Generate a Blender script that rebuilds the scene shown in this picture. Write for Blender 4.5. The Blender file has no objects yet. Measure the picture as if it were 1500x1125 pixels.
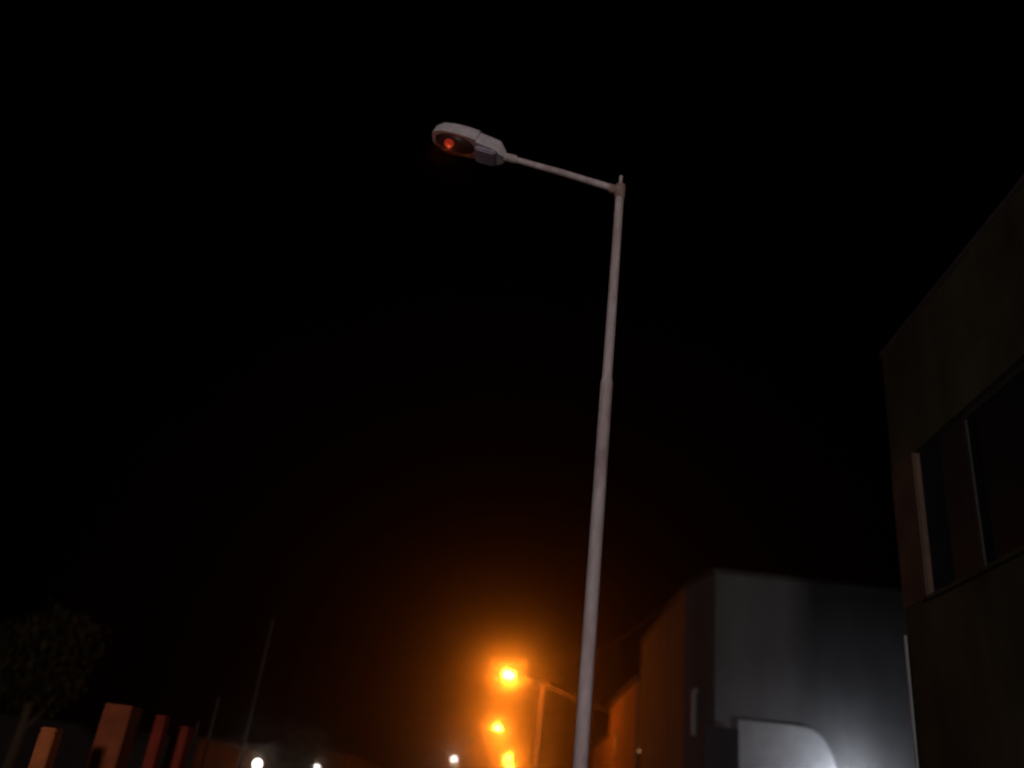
import bpy, bmesh, math, random
from mathutils import Vector, Matrix
random.seed(7)
S = bpy.context.scene
C = S.collection
R = math.radians

# ------------------------------------------------------------------ materials
def mat(name, col, rough=0.8, metal=0.0, var=0.25, scale=3.0, bump=0.15, bscale=None, stretch=(1, 1, 1), dirt=None):
    m = bpy.data.materials.new(name); m.use_nodes = True
    nt = m.node_tree; b = nt.nodes['Principled BSDF']
    tc = nt.nodes.new('ShaderNodeTexCoord')
    mp = nt.nodes.new('ShaderNodeMapping'); mp.inputs['Scale'].default_value = stretch
    nt.links.new(tc.outputs['Object'], mp.inputs['Vector'])
    n = nt.nodes.new('ShaderNodeTexNoise'); n.inputs['Scale'].default_value = scale
    n.inputs['Detail'].default_value = 8; n.inputs['Roughness'].default_value = 0.65
    nt.links.new(mp.outputs['Vector'], n.inputs['Vector'])
    r = nt.nodes.new('ShaderNodeValToRGB')
    lo = dirt if dirt else tuple(c * (1 - var) for c in col)
    r.color_ramp.elements[0].position = 0.36; r.color_ramp.elements[1].position = 0.64
    r.color_ramp.elements[0].color = (*lo, 1)
    r.color_ramp.elements[1].color = (*[min(1, c * (1 + var * .5)) for c in col], 1)
    nt.links.new(n.outputs['Fac'], r.inputs['Fac'])
    nt.links.new(r.outputs['Color'], b.inputs['Base Color'])
    b.inputs['Roughness'].default_value = rough; b.inputs['Specular IOR Level'].default_value = .5 if rough < .7 and name != 'dark_window_glass' else .12; b.inputs['Metallic'].default_value = metal
    n2 = nt.nodes.new('ShaderNodeTexNoise'); n2.inputs['Scale'].default_value = bscale or scale * 9
    n2.inputs['Detail'].default_value = 6
    nt.links.new(tc.outputs['Object'], n2.inputs['Vector'])
    bu = nt.nodes.new('ShaderNodeBump'); bu.inputs['Strength'].default_value = bump; bu.inputs['Distance'].default_value = .02
    nt.links.new(n2.outputs['Fac'], bu.inputs['Height']); nt.links.new(bu.outputs['Normal'], b.inputs['Normal'])
    return m

def emis(name, col, s, clear=0.0):
    m = bpy.data.materials.new(name); m.use_nodes = True; nt = m.node_tree; nt.nodes.clear()
    o = nt.nodes.new('ShaderNodeOutputMaterial'); e = nt.nodes.new('ShaderNodeEmission')
    e.inputs['Color'].default_value = (*col, 1); e.inputs['Strength'].default_value = s
    if clear:
        t = nt.nodes.new('ShaderNodeBsdfTransparent'); x = nt.nodes.new('ShaderNodeMixShader')
        x.inputs[0].default_value = clear
        nt.links.new(e.outputs[0], x.inputs[1]); nt.links.new(t.outputs[0], x.inputs[2]); nt.links.new(x.outputs[0], o.inputs[0])
    else:
        nt.links.new(e.outputs[0], o.inputs[0])
    try: m.cycles.emission_sampling = 'NONE'
    except Exception: pass
    return m

M = dict(
    galv=mat('galvanised_paint', (.53, .475, .48), .75, .0, .35, 4, .1, 60, (1, 1, .35), (.36, .28, .27)),
    headpaint=mat('housing_paint', (.55, .50, .52), .55, 0, .2, 9, .08),
    tray=mat('tray_plastic', (.34, .29, .37), .6, 0, .25, 9, .08),
    refl=mat('dark_reflector', (.022, .018, .016), .6, .2, .3, 14),
    rust=mat('rusty_clamp', (.38, .27, .22), .8, .2, .35, 30),
    plasterA=mat('grimy_olive_plaster', (.062, .058, .032), .95, 0, .5, .7, .35, 25, (1, 1, .6)),
    pier=mat('brown_painted_pier', (.12, .078, .055), .9, 0, .25, 2, .3),
    plasterB=mat('pale_grey_plaster', (.125, .122, .124), .95, 0, .28, .5, .35, 20, (1, 1, .5)),
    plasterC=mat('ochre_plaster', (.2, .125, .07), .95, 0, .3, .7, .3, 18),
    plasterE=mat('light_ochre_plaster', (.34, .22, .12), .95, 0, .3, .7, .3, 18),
    plasterD=mat('dark_brown_plaster', (.07, .055, .045), .95, 0, .3, .7, .3),
    white=mat('white_plaster', (.33, .325, .33), .9, 0, .15, 1.5, .3, 22),
    pvc=mat('white_pipe', (.28, .29, .3), .6, 0, .12, 6),
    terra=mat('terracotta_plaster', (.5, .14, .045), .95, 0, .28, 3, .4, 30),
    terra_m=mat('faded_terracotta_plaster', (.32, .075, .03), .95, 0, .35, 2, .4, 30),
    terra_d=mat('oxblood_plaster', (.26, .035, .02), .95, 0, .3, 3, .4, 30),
    frame=mat('window_metal', (.04, .043, .04), .7, .2, .15, 8),
    glass=mat('dark_window_glass', (.01, .012, .015), .5, 0, .1, 1, .0),
    iron=mat('dark_iron', (.03, .03, .035), .7, .3, .3, 10),
    woodp=mat('weathered_pole_wood', (.08, .06, .045), .9, 0, .3, 4, .4, 40, (1, 1, .15)),
    cable=mat('cable_sheath', (.5, .4, .3), .9, 0, .1, 10),
    asphalt=mat('asphalt', (.05, .05, .05), .9, 0, .25, 6, .5, 80),
    paving=mat('concrete_paving', (.25, .24, .22), .9, 0, .2, 2.5, .3, 40),
    soil=mat('dry_soil', (.12, .09, .06), 1, 0, .3, .5, .5, 10),
    paint=mat('road_paint', (.7, .7, .68), .7, 0, .2, 9),
    leaf=mat('leaf_green', (.055, .042, .016), .8, 0, .35, 2.5, .1),
    leaf2=mat('dry_leaf', (.11, .08, .035), .8, 0, .35, 2.5, .1),
    bark=mat('bark', (.12, .08, .05), .95, 0, .3, 8, .5),
    roof=mat('roof_screed', (.06, .055, .05), .95, 0, .25, 2, .3),
)
M['sodium'] = emis('sodium_glow', (1, .42, .07), 25, .2)
M['ember'] = emis('ember_filament', (1, .065, .03), .40)
M['coolglow'] = emis('cool_white_glow', (1, .93, .86), 9, .25)
M['warmdot'] = emis('warm_glow', (1, .62, .25), 1.2, .2)

# dark drop bowl of the near lantern: mostly see-through glass with a sheen
g = bpy.data.materials.new('smoky_bowl_glass'); g.use_nodes = True; nt = g.node_tree; nt.nodes.clear()
o_ = nt.nodes.new('ShaderNodeOutputMaterial'); t_ = nt.nodes.new('ShaderNodeBsdfTransparent'); t_.inputs[0].default_value = (.82, .72, .66, 1)
gl = nt.nodes.new('ShaderNodeBsdfPrincipled'); gl.inputs['Base Color'].default_value = (.05, .04, .035, 1); gl.inputs['Roughness'].default_value = .35
nz = nt.nodes.new('ShaderNodeTexNoise'); nz.inputs['Scale'].default_value = 9
mr = nt.nodes.new('ShaderNodeMapRange'); mr.inputs['To Min'].default_value = .55; mr.inputs['To Max'].default_value = .85
mx = nt.nodes.new('ShaderNodeMixShader')
nt.links.new(nz.outputs[0], mr.inputs[0]); nt.links.new(mr.outputs[0], mx.inputs[0])
nt.links.new(gl.outputs[0], mx.inputs[1]); nt.links.new(t_.outputs[0], mx.inputs[2]); nt.links.new(mx.outputs[0], o_.inputs[0])
M['bowl'] = g

# ------------------------------------------------------------------ mesh helpers
def obj(name, bm, m, parent=None, smooth=False):
    me = bpy.data.meshes.new(name); bmesh.ops.recalc_face_normals(bm, faces=bm.faces[:])
    bm.to_mesh(me); bm.free(); me.materials.append(m)
    if smooth:
        for p in me.polygons: p.use_smooth = True
        try: me.set_sharp_from_angle(angle=R(40))
        except Exception: pass
    o = bpy.data.objects.new(name, me); C.objects.link(o)
    if parent: o.parent = parent
    return o

def tag(o, label=None, cat=None, group=None, kind=None):
    for k, v in (('label', label), ('category', cat), ('group', group), ('kind', kind)):
        if v: o[k] = v
    return o

def thing(name, label, cat, loc=(0, 0, 0), rz=0, group=None):
    o = bpy.data.objects.new(name, None); C.objects.link(o); o.location = loc; o.rotation_euler.z = rz
    return tag(o, label, cat, group)

def box(bm, x0, y0, z0, x1, y1, z1, bev=0.0):
    b = bmesh.new(); bmesh.ops.create_cube(b, size=1)
    for v in b.verts:
        v.co = Vector(((x0 + x1) / 2 + v.co.x * (x1 - x0), (y0 + y1) / 2 + v.co.y * (y1 - y0), (z0 + z1) / 2 + v.co.z * (z1 - z0)))
    if bev: bmesh.ops.bevel(b, geom=b.edges[:], offset=bev, segments=2, affect='EDGES')
    me = bpy.data.meshes.new('t'); b.to_mesh(me); b.free(); bm.from_mesh(me); bpy.data.meshes.remove(me)
    return bm

def tube(bm, pts, rad, n=12, cap=True):
    pts = [Vector(p) for p in pts]
    if not isinstance(rad, (list, tuple)): rad = [rad] * len(pts)
    rings = []
    ref = None
    for i, p in enumerate(pts):
        d = (pts[min(i + 1, len(pts) - 1)] - pts[max(i - 1, 0)]).normalized()
        if ref is None or abs(ref.dot(d)) > .95: ref = Vector((0, 0, 1)) if abs(d.z) < .9 else Vector((0, 1, 0))
        a = d.cross(ref).normalized(); b = d.cross(a).normalized()
        rings.append([bm.verts.new(p + (a * math.cos(t) + b * math.sin(t)) * rad[i]) for t in [2 * math.pi * k / n for k in range(n)]])
    for q, w in zip(rings, rings[1:]):
        for k in range(n): bm.faces.new((q[k], q[(k + 1) % n], w[(k + 1) % n], w[k]))
    if cap: bm.faces.new(rings[0]); bm.faces.new(rings[-1])
    return bm

def prism(bm, poly, z0, z1):
    a = [bm.verts.new((x, y, z0)) for x, y in poly]; b = [bm.verts.new((x, y, z1)) for x, y in poly]; n = len(poly)
    bm.faces.new(a); bm.faces.new(b)
    for k in range(n): bm.faces.new((a[k], a[(k + 1) % n], b[(k + 1) % n], b[k]))
    return bm

def ball(bm, c, r, sc=(1, 1, 1), seg=20):
    bmesh.ops.create_uvsphere(bm, u_segments=seg, v_segments=seg // 2, radius=r,
                              matrix=Matrix.Translation(c) @ Matrix.Diagonal((*sc, 1)))
    return bm

def B(): return bmesh.new()

def loft(bm, st, n=14):
    """stations (u, half width, top, bottom): flat-bottomed rounded sections along -x"""
    rings = []
    for u, w, top, bot in st:
        ring = []
        for k in range(n + 1):
            t = math.pi * k / n
            cx, sy = math.cos(t), math.sin(t)
            y = w * math.copysign(abs(cx) ** .3, cx); z = bot + (top - bot) * (abs(sy) ** .3)
            ring.append(bm.verts.new((-u, y, z)))
        rings.append(ring)
    m = n + 1
    for q, w_ in zip(rings, rings[1:]):
        for k in range(m): bm.faces.new((q[k], q[(k + 1) % m], w_[(k + 1) % m], w_[k]))
    bm.faces.new(rings[0]); bm.faces.new(rings[-1])
    return bm

def light(name, loc, power, col, parent=None, rad=.12):
    l = bpy.data.lights.new(name, 'POINT'); l.energy = power; l.color = col; l.shadow_soft_size = rad
    o = bpy.data.objects.new(name, l); C.objects.link(o); o.location = loc
    if parent: o.parent = parent
    return o

# ------------------------------------------------------------------ street lamps
TILT = R(13.5)
def street_lamp(x, y, label, state, arm=1.36, power=0, col=(1, .19, .009), group='street lamps along the road', lift=0.0):
    t = thing('street_lamp', label, 'street lamp', (x, y, 0), 0, group)
    b = B(); tube(b, [(0, 0, 0), (0, 0, 1.2)], .082, 20); tube(b, [(0, 0, 1.2), (0, 0, 1.26), (0, 0, 5.55)], [.078, .062, .063], 24)
    tube(b, [(0, 0, 5.55), (0, 0, 5.60), (0, 0, 8.0)], [.063, .052, .048], 24)
    obj('pole', b, M['galv'], t, True)
    b = B(); box(b, -.18, -.18, 0, .18, .18, .025, .005)
    for sx in (-.13, .13):
        for sy in (-.13, .13): tube(b, [(sx, sy, .025), (sx, sy, .07)], .018, 6)
    obj('base_plate', b, M['galv'], t)
    b = B(); tube(b, [(0, 0, 7.90), (0, 0, 8.08)], .060, 16); tube(b, [(-.12, 0, 8.035), (.01, 0, 8.0)], .052, 14)
    obj('clamp', b, M['rust'], t, True)
    b = B(); tube(b, [(0, 0, 8.08), (0, 0, 8.22)], .022, 10); obj('spigot', b, M['galv'], t, True)
    ez = 8.02 + arm * .25 + lift
    b = B(); tube(b, [(-.03, 0, 8.02), (-arm * .5, 0, 8.02 + (ez - 8.02) * .52), (-arm, 0, ez)], [.041, .039, .035], 14)
    tube(b, [(-arm * .9, 0, 8.02 + (ez - 8.02) * .91), (-arm - .05, 0, ez + .01)], .05, 14)
    obj('arm', b, M['galv'], t, True)
    b = B()
    loft(b, [(0, .055, .05, -.05), (.05, .09, .10, -.07), (.10, .125, .14, -.055), (.38, .150, .165, -.03)])
    loft(b, [(.372, .166, .175, -.014), (.50, .180, .178, -.012), (.68, .184, .172, -.012), (.84, .166, .155, -.012), (.93, .115, .115, -.012), (.96, .07, .06, -.012)])
    h = obj('lantern_housing', b, M['headpaint'], t, True)
    h.location = (-arm, 0, ez); h.rotation_euler.y = TILT; h.scale = (.95, .97, .95)
    b = B(); box(b, -.36, -.12, -.105, -.10, .12, -.035, .015)
    obj('gear_tray', b, M['tray'], h, True)
    b = B(); ball(b, (-.655, 0, -.012), 1, (.262, .155, .012)); obj('reflector', b, M['refl'], h, True)
    lit = power > 0
    b = B(); ball(b, (-.655, 0, -.02 if not lit else -.12), 1, (.268, .162, .105) if not lit else (.33, .26, .24), 28)
    obj('bowl', b, M['bowl'] if not lit else M[state], h, True)
    if not lit:
        b = B(); ball(b, (-.72, -.02, -.045), .056, (1.1, 1, .85)); bu = obj('bulb', b, M['ember'], h, True)
        bu['label'] = 'small dim red glowing bulb'
        light('lamp_light', (-arm - .70 * math.cos(TILT), -.03, ez + .03), 0.7, (1, .14, .05), t, .03)
    else:
        light('lamp_light', (-arm - .655 * math.cos(TILT), 0, ez - .03), power, col, t, .14)
    return t

street_lamp(.52, 7.73, 'nearest tall grey street lamp, its bulb only a dim red ember', 'ember')
P1W = 12500
street_lamp(1.0, 51.0, 'brightest and highest of the distant orange glowing street lamps', 'sodium', power=P1W)
street_lamp(.85, 91.5, 'second orange glowing street lamp, just below the brightest one', 'sodium', arm=2.5, power=P1W * 1.1)
street_lamp(.56, 138.8, 'third small orange street lamp glowing low over the road', 'sodium', power=P1W * 1.1)
street_lamp(.66, 170.0, 'farthest orange street lamp at the bottom edge under the others', 'sodium', power=P1W * 1.1)
# ------------------------------------------------------------------ setting
gz = B(); box(gz, -900, -400, -.3, 900, 1500, -.02); tag(obj('ground', gz, M['soil']), kind='structure')
b = B(); box(b, -5.2, -60, -.1, .0, 400, 0.0); tag(obj('road', b, M['asphalt']), kind='structure')
b = B()
for k in range(-6, 44): box(b, -2.66, k * 9.0, .0, -2.54, k * 9.0 + 3.0, .004)
tag(obj('road_marking', b, M['paint']), kind='structure')
b = B(); box(b, .0, -60, -.1, 4.99, 400, .13, .01); tag(obj('pavement', b, M['paving']), kind='structure')
b = B(); box(b, -5.35, -60, -.1, -5.2, 400, .13, .01); tag(obj('kerb', b, M['paving']), kind='structure')

# ------------------------------------------------------------------ near house on the right (balcony opening with glazed window)
A = thing('house', 'dark olive plastered house with wide upper window opening at right edge', 'house', (5, 0, 0))
b = B()
box(b, 0, -6, 0, 8, 11.68, 4.60); box(b, 0, -6, 6.58, 8, 11.68, 8.45)
box(b, .55, -6, 4.60, 8, 11.68, 6.58); box(b, 0, 3.6, 4.60, .55, 4.4, 6.58); box(b, 0, -6, 4.60, .55, -3, 6.58)
obj('wall', b, M['plasterA'], A)
b = B(); box(b, -.012, 10.95, 4.56, .40, 11.71, 6.61, .02); pr = obj('corner_pier', b, M['pier'], A); pr['label'] = 'brown painted corner pier beside the window opening'
b = B(); box(b, -.03, -6.03, 8.45, 8.03, 11.71, 8.56, .02); obj('roof', b, M['roof'], A)
for (y0, y1) in ((4.4, 9.72), (-3, 3.6)):
    b = B(); box(b, .08, y0, 4.60, .15, y0 + .07, 6.58); box(b, .08, y1 - .07, 4.60, .15, y1, 6.58)
    box(b, .08, y0 + .07, 4.60, .15, y1 - .07, 4.67); box(b, .08, y0 + .07, 6.51, .15, y1 - .07, 6.58)
    box(b, .085, (y0 + y1) / 2 - .03, 4.67, .145, (y0 + y1) / 2 + .03, 6.51)
    w = obj('window', b, M['frame'], A)
    b = B(); box(b, .11, y0 + .07, 4.67, .12, y1 - .07, 6.51); obj('pane', b, M['glass'], w)
b = B(); box(b, -.05, 3.55, 4.54, .05, 10.90, 4.595, .008); obj('sill', b, M['plasterA'], A)
b = B(); box(b, .08, 9.72, 4.60, .13, 10.95, 6.58); obj('shutter', b, M['iron'], A)
b = B(); box(b, -.06, 1.0, .0, -.002, 2.0, 2.1, .01); d = obj('door', b, M['woodp'], A)
b = B(); tube(b, [(-.06, 1.1, 1.0), (-.11, 1.1, 1.0), (-.11, 1.2, 1.0)], .012, 8); obj('handle', b, M['frame'], d)
b = B(); tube(b, [(.0, 11.74, .1), (.0, 11.74, 4.25)], .024, 12)
for z in (1.2, 3.1): tube(b, [(.0, 11.74, z), (.0, 11.74, z + .05)], .032, 12)
dp = obj('drainpipe', b, M['pvc'], A, True); dp['label'] = 'white drainpipe down the corner of the house'

# ------------------------------------------------------------------ tall grey house with chamfered corner
H = thing('house', 'tall pale grey plastered house with cut corner behind the low white wall', 'house', (5, 26.2, 0))
b = B(); prism(b, [(0, 2.2), (.50, 0), (14, 0), (14, 13), (0, 13)], 0, 8.78)
obj('wall', b, M['plasterB'], H)
b = B(); prism(b, [(-.06, 2.2), (.45, -.06), (14.1, -.06), (14.1, 13.1), (-.06, 13.1)], 8.78, 8.92)
obj('roof', b, M['roof'], H)
for (y0, z0) in ((4.5, 1.3), (9.0, 1.3)):
    b = B()
    box(b, -.05, y0, z0, .02, y0 + 1.5, z0 + .08); box(b, -.05, y0, z0 + 1.42, .02, y0 + 1.5, z0 + 1.5)
    box(b, -.05, y0, z0 + .08, .02, y0 + .08, z0 + 1.42); box(b, -.05, y0 + 1.42, z0 + .08, .02, y0 + 1.5, z0 + 1.42)
    box(b, -.045, y0 + .72, z0 + .08, .015, y0 + .78, z0 + 1.42)
    w = obj('window', b, M['frame'], H)
    b = B(); box(b, -.02, y0 + .08, z0 + .08, -.005, y0 + 1.42, z0 + 1.42); obj('pane', b, M['glass'], w)
b = B(); tube(b, [(.13, 1.25, 4.15), (.13, 1.25, 5.35), (.16, 1.19, 5.45), (.22, 1.2, 5.40)], .075, 12)
rp = obj('service_pipe', b, M['pvc'], H, True); rp['label'] = 'short pale vertical pipe with bent top on the cut corner'

# white annex in front of it
N = thing('low_wall', 'low white plastered wall with rounded right shoulder against the grey house', 'wall', (6.16, 26.13, 0))
b = B()
prof = [(0, 0), (2.75, 0), (2.72, 3.6), (2.62, 3.95), (2.46, 4.25), (2.28, 4.45), (2.08, 4.56), (1.85, 4.61), (0, 4.59)]
f0 = [b.verts.new((x, 0, z)) for x, z in prof]; f1 = [b.verts.new((x, .065, z)) for x, z in prof]
b.faces.new(f0); b.faces.new(f1)
for k in range(len(prof)): b.faces.new((f0[k], f0[(k + 1) % len(prof)], f1[(k + 1) % len(prof)], f1[k]))
obj('wall', b, M['white'], N)
b = B(); box(b, -1.0, -.1, 0, -.01, -.04, 4.32, .01); box(b, -1.0, -.13, 2.1, -.01, -.103, 2.2); sp = obj('shade_panel', b, M['iron'], N); sp['label'] = 'tall dark panel standing in for the shaded side of the white wall'  # dark panel put in place of the annex's shaded side face
b = B(); box(b, .6, -.03, 0, 1.5, -.002, 2.2, .005); d = obj('door', b, M['iron'], N)
b = B(); tube(b, [(.7, -.03, 1.1), (.7, -.08, 1.1), (.8, -.08, 1.1)], .012, 8); obj('handle', b, M['frame'], d)

# cool white floodlight between the two houses
F = thing('floodlight', 'bright cool white floodlight low between the olive and grey houses', 'floodlight', (9.3, 25.0, 0))
b = B(); tube(b, [(0, 0, 0), (0, 0, 3.08)], [.05, .035], 12); obj('mast', b, M['galv'], F, True)
b = B(); box(b, -.2, -.12, 3.08, .2, -.06, 3.3, .01); obj('housing', b, M['iron'], F)
b = B(); box(b, -.18, -.058, 3.1, .18, -.045, 3.28); obj('lens', b, M['coolglow'], F)
FL = 165
light('lamp_light', (0, .08, 3.2), FL, (.82, .88, 1.0), F, .12)

# ------------------------------------------------------------------ farther houses on the right
def far_house(x, y, w, d, h, m, label, wins):
    t = thing('house', label, 'house', (x, y, 0), 0)
    b = B(); box(b, 0, 0, 0, w, d, h); obj('wall', b, m, t)
    b = B(); box(b, -.12, -.12, h, w + .12, d + .12, h + .18, .02); obj('roof', b, M['roof'], t)
    for (side, a, z, ww, hh) in wins:
        b = B()
        if side == 'x0': box(b, -.05, a, z, -.003, a + ww, z + hh, .01)
        elif side == 'x1': box(b, w + .003, a, z, w + .05, a + ww, z + hh, .01)
        else: box(b, a, -.05, z, a + ww, -.003, z + hh, .01)
        wi = obj('window', b, M['frame'], t)
        b = B()
        if side == 'x0': box(b, -.06, a + .1, z + .1, -.052, a + ww - .1, z + hh - .1)
        elif side == 'x1': box(b, w + .052, a + .1, z + .1, w + .06, a + ww - .1, z + hh - .1)
        else: box(b, a + .1, -.06, z + .1, a + ww - .1, -.052, z + hh - .1)
        obj('pane', b, M['glass'], wi)
    return t
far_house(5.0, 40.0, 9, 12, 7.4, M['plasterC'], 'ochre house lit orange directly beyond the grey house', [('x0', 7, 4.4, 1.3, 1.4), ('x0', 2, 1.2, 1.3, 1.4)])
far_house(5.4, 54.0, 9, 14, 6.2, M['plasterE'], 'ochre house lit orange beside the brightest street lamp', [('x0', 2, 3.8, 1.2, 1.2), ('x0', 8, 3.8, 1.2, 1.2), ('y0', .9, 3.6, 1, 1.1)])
far_house(5.2, 70.5, 9, 18, 5.2, M['plasterD'], 'dark brown house farthest along the right side of the street', [('x0', 3, 3, 1.2, 1.2), ('x0', 11, 3, 1.2, 1.2)])
# left side, low
far_house(-24, 42, 9.5, 13, 2.7, M['plasterD'], 'low dark brown house on the left behind the round bush', [('x1', 3, 1.2, 1.2, 1.1), ('y0', 5, 1.2, 1.2, 1.1)])
far_house(-21, 60, 10, 16, 3.4, M['plasterD'], 'low dark brown house farther along the left side', [('x1', 3, 1.2, 1.2, 1.1), ('y0', 5, 1.2, 1.2, 1.1)])

# ------------------------------------------------------------------ white lights on the left
def wall_lamp(name, cat, loc, label, power, r, col, soft=None, gm='coolglow'):
    t = thing(name, label, cat, (loc[0], loc[1], 0))
    b = B(); tube(b, [(0, 0, 0), (0, 0, loc[2] - r * .8)], [.05, .035], 10); obj('post', b, M['iron'], t, True)
    b = B(); ball(b, (0, 0, loc[2]), r, (1, 1, 1.1)); obj('globe', b, M[gm], t, True)
    b = B(); tube(b, [(0, 0, loc[2] + r * 1.08), (0, 0, loc[2] + r * 1.3)], [r * .5, r * .2], 12); obj('cap', b, M['iron'], t, True)
    light('lamp_light', (0, 0, loc[2]), power, col, t, soft or r * .8)
wall_lamp('globe_lamp', 'lamp', (-8, 28.9, 1.96), 'largest white globe lamp at bottom edge left of the orange glow', 16, .12, (1, .9, .8))
wall_lamp('globe_lamp', 'lamp', (-8.0, 37.7, 2.25), 'smaller white globe lamp just right of the largest one', 12, .08, (1, .9, .85))
wall_lamp('globe_lamp', 'lamp', (-6.0, 88.3, 5.2), 'tiny white globe lamp left of the orange street lamps', 150, .14, (1, .85, .7))
wall_lamp('globe_lamp', 'lamp', (4.6, 35.6, 4.12), 'tiny faint warm lamp right of the near pole by the ochre house', 1, .03, (1, .7, .4), None, 'warmdot')

wall_lamp('globe_lamp', 'lamp', (-2.5, -24, 4.4), 'tall white globe lamp on the road edge behind the viewer', 12500, .5, (1, .88, .87), 1.1)

# ------------------------------------------------------------------ pillars on the left
def pillar(x, y, w, d, h, m, label, rz=0):
    t = thing('gate_pillar', label, 'pillar', (x, y, 0), rz, 'pillars on the left side of the road')
    b = B(); box(b, -w / 2, -d / 2, 0, w / 2, d / 2, h - .06, .012); obj('shaft', b, m, t)
    b = B(); box(b, -w / 2 - .006, -d / 2 - .006, h - .06, w / 2 + .006, d / 2 + .006, h, .02); obj('cap', b, m, t)
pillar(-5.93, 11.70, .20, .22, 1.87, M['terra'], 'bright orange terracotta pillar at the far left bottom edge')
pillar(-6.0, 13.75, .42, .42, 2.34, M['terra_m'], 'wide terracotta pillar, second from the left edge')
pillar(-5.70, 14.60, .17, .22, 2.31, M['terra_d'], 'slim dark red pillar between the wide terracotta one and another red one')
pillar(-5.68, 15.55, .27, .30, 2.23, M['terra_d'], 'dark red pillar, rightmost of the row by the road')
t = thing('boundary_wall', 'low dark wall running between the terracotta pillars', 'wall', (-5.95, 9, 0))
b = B(); box(b, -.1, -4, 0, .1, 2.54, 1.0, .01); box(b, -.1, 2.86, 0, .1, 4.49, 1.0, .01); box(b, .1, 4.98, 0, .2, 5.48, .9, .01); box(b, .1, 5.72, 0, .2, 6.39, .9, .01)
obj('panel', b, M['plasterD'], t)

# slim metal poles
def slim(x, y, h, r, label):
    t = thing('metal_pole', label, 'pole', (x, y, 0), 0, 'slim poles on the left')
    b = B(); tube(b, [(0, 0, 0), (0, 0, h * .55)], r, 10); tube(b, [(0, 0, h * .55), (0, 0, h)], r * .75, 10); obj('shaft', b, M['woodp'], t, True)
    b = B(); ball(b, (0, 0, h), r * 1.1); obj('cap', b, M['iron'], t, True)
slim(-6.0, 20.3, 4.95, .032, 'tallest slim metal pole, faint left of the orange glow')
slim(-6.0, 17.9, 2.9, .028, 'middle height slim metal pole left of the tallest one')
slim(-6.0, 17.1, 2.4, .026, 'shortest slim metal pole beside the dark red pillar')

# overhead lines
def cable(p, q, sag, r, label):
    p = Vector(p); q = Vector(q); b = B()
    pts = [p.lerp(q, k / 24) - Vector((0, 0, sag * 4 * (k / 24) * (1 - k / 24))) for k in range(25)]
    tube(b, pts, r, 8); tag(obj('overhead_cable', b, M['cable']), label, 'cable', 'overhead cables')
cable((1.0, 51.0, 8.2), (5.05, 28.5, 8.8), .35, .010, 'thin cable added along the light streak from the bright lamp to the grey house corner')  # added line that follows a lens streak of the bright lamp
cable((1.0, 51.0, 8.12), (5.0, 46.0, 6.4), 0.08, .018, 'thin cable sloping down from the bright lamp to the ochre house')

# ------------------------------------------------------------------ trees
def tree(name, loc, h, cw, ch, label, leafm, n=4200, leaf=.24, cat='tree'):
    t = thing(name, label, cat, loc)
    rnd = random.Random(int(abs(loc[0]) * 100)); b = B()
    cz = h - ch / 2
    tube(b, [(0, 0, 0), (.05, .02, cz * .5), (.02, .05, cz)], [.13 * cw / 2, .09 * cw / 2, .05 * cw / 2], 9)
    for k in range(8):
        a = k * 2.4; s = (.03, .03, cz * .45 + k * cz * .06); e = (math.cos(a) * cw * .35, math.sin(a) * cw * .35, cz + (k % 4 - 1.2) * ch * .16)
        tube(b, [s, ((s[0] + e[0]) / 2, (s[1] + e[1]) / 2, (s[2] + e[2]) / 2 - .1), e], [.04 * cw / 2, .028 * cw / 2, .012 * cw / 2], 6)
    obj('trunk', b, M['bark'], t, True)
    b = B(); cl = []
    for k in range(26):
        d = Vector((rnd.gauss(0, 1), rnd.gauss(0, 1), rnd.gauss(0, 1))).normalized() * rnd.uniform(.35, .92)
        cl.append((Vector((d.x * cw / 2, d.y * cw / 2, cz + d.z * ch / 2)), rnd.uniform(.12, .22) * cw))
    for k in range(n):
        c, r = rnd.choice(cl); p = c + Vector((rnd.gauss(0, .5), rnd.gauss(0, .5), rnd.gauss(0, .45))) * r
        q = Matrix.Rotation(rnd.uniform(0, 6.3), 3, 'Z') @ Matrix.Rotation(rnd.uniform(0, 3.1), 3, 'X')
        s = leaf * rnd.uniform(.6, 1.3)
        b.faces.new([b.verts.new(p + q @ Vector(v)) for v in ((-s * .3, 0, 0), (0, -s * .55, 0), (s * .3, 0, s * .06), (0, s * .55, 0))])
    obj('crown', b, leafm, t)
tree('broadleaf_tree', (-15.0, 27.6, 0), 5.95, 2.8, 3.4, 'faint olive broadleaf tree behind the pillars at far left', M['leaf'])
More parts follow.
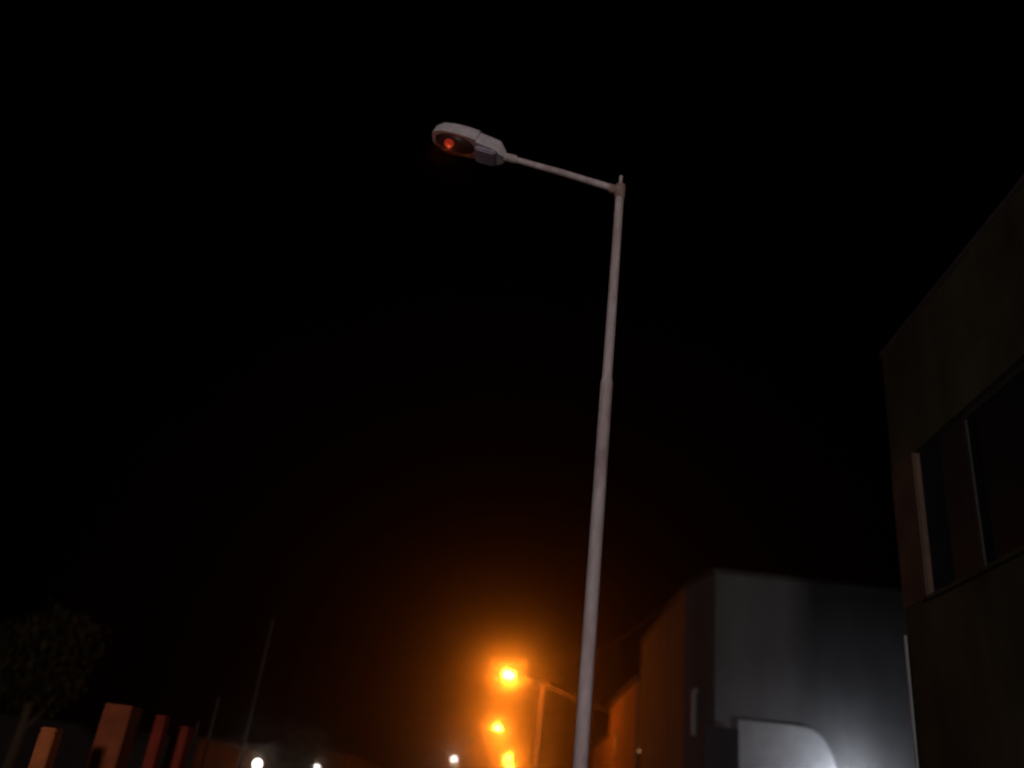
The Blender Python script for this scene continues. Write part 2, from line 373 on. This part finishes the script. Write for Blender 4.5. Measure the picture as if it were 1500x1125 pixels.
tree('round_bush', (-9.0, 38, 0), 3.45, 2.7, 2.3, 'rounded bush glowing dim brown between two white globe lamps', M['leaf2'], 4000, .16, 'bush')

# ------------------------------------------------------------------ world: night sky, with thin haze added to mimic lens glow around the lamps
w = bpy.data.worlds.new('World'); S.world = w; w.use_nodes = True; nt = w.node_tree
sky = nt.nodes.new('ShaderNodeTexSky'); sky.sky_type = 'NISHITA'; sky.sun_disc = False
sky.sun_elevation = R(-6); sky.sun_rotation = R(200)
bg = nt.nodes['Background']; bg.inputs['Strength'].default_value = .002
nt.links.new(sky.outputs[0], bg.inputs['Color'])
vs = nt.nodes.new('ShaderNodeVolumeScatter'); vs.inputs['Density'].default_value = .0036; vs.inputs['Anisotropy'].default_value = .978
vs.inputs['Color'].default_value = (1, .97, .95, 1)
nt.links.new(vs.outputs[0], nt.nodes['World Output'].inputs['Volume'])

# ------------------------------------------------------------------ camera
f = 1250.; p = R(26.3); r = R(7.1); yaw = R(3.2)
Fd = Vector((-math.sin(yaw) * math.cos(p), math.cos(yaw) * math.cos(p), math.sin(p)))
R0 = Vector((math.cos(yaw), math.sin(yaw), 0)); U0 = R0.cross(Fd)
c, s = math.cos(r), math.sin(r)
Rc = c * R0 + s * U0; Uc = -s * R0 + c * U0
cam = bpy.data.cameras.new('camera'); co = bpy.data.objects.new('camera', cam); C.objects.link(co)
mm = Matrix((( Rc.x, Uc.x, -Fd.x), (Rc.y, Uc.y, -Fd.y), (Rc.z, Uc.z, -Fd.z))).to_4x4()
mm.translation = (0, 0, 1.6); co.matrix_world = mm
cam.sensor_width = 36; cam.lens = 36 * f / 1500; cam.clip_start = .05; cam.clip_end = 4000
cam.dof.use_dof = True; cam.dof.focus_distance = 9.0; cam.dof.aperture_fstop = .36
S.camera = co
S.view_settings.view_transform = 'Standard'; S.view_settings.look = 'None'; S.view_settings.exposure = 0
S.cycles.use_denoising = True
S.cycles.pixel_filter_type = 'BLACKMAN_HARRIS'; S.cycles.filter_width = 2.2
S.cycles.volume_bounces = 0
try: w.cycles.volume_sampling = 'EQUIANGULAR'
except Exception: pass
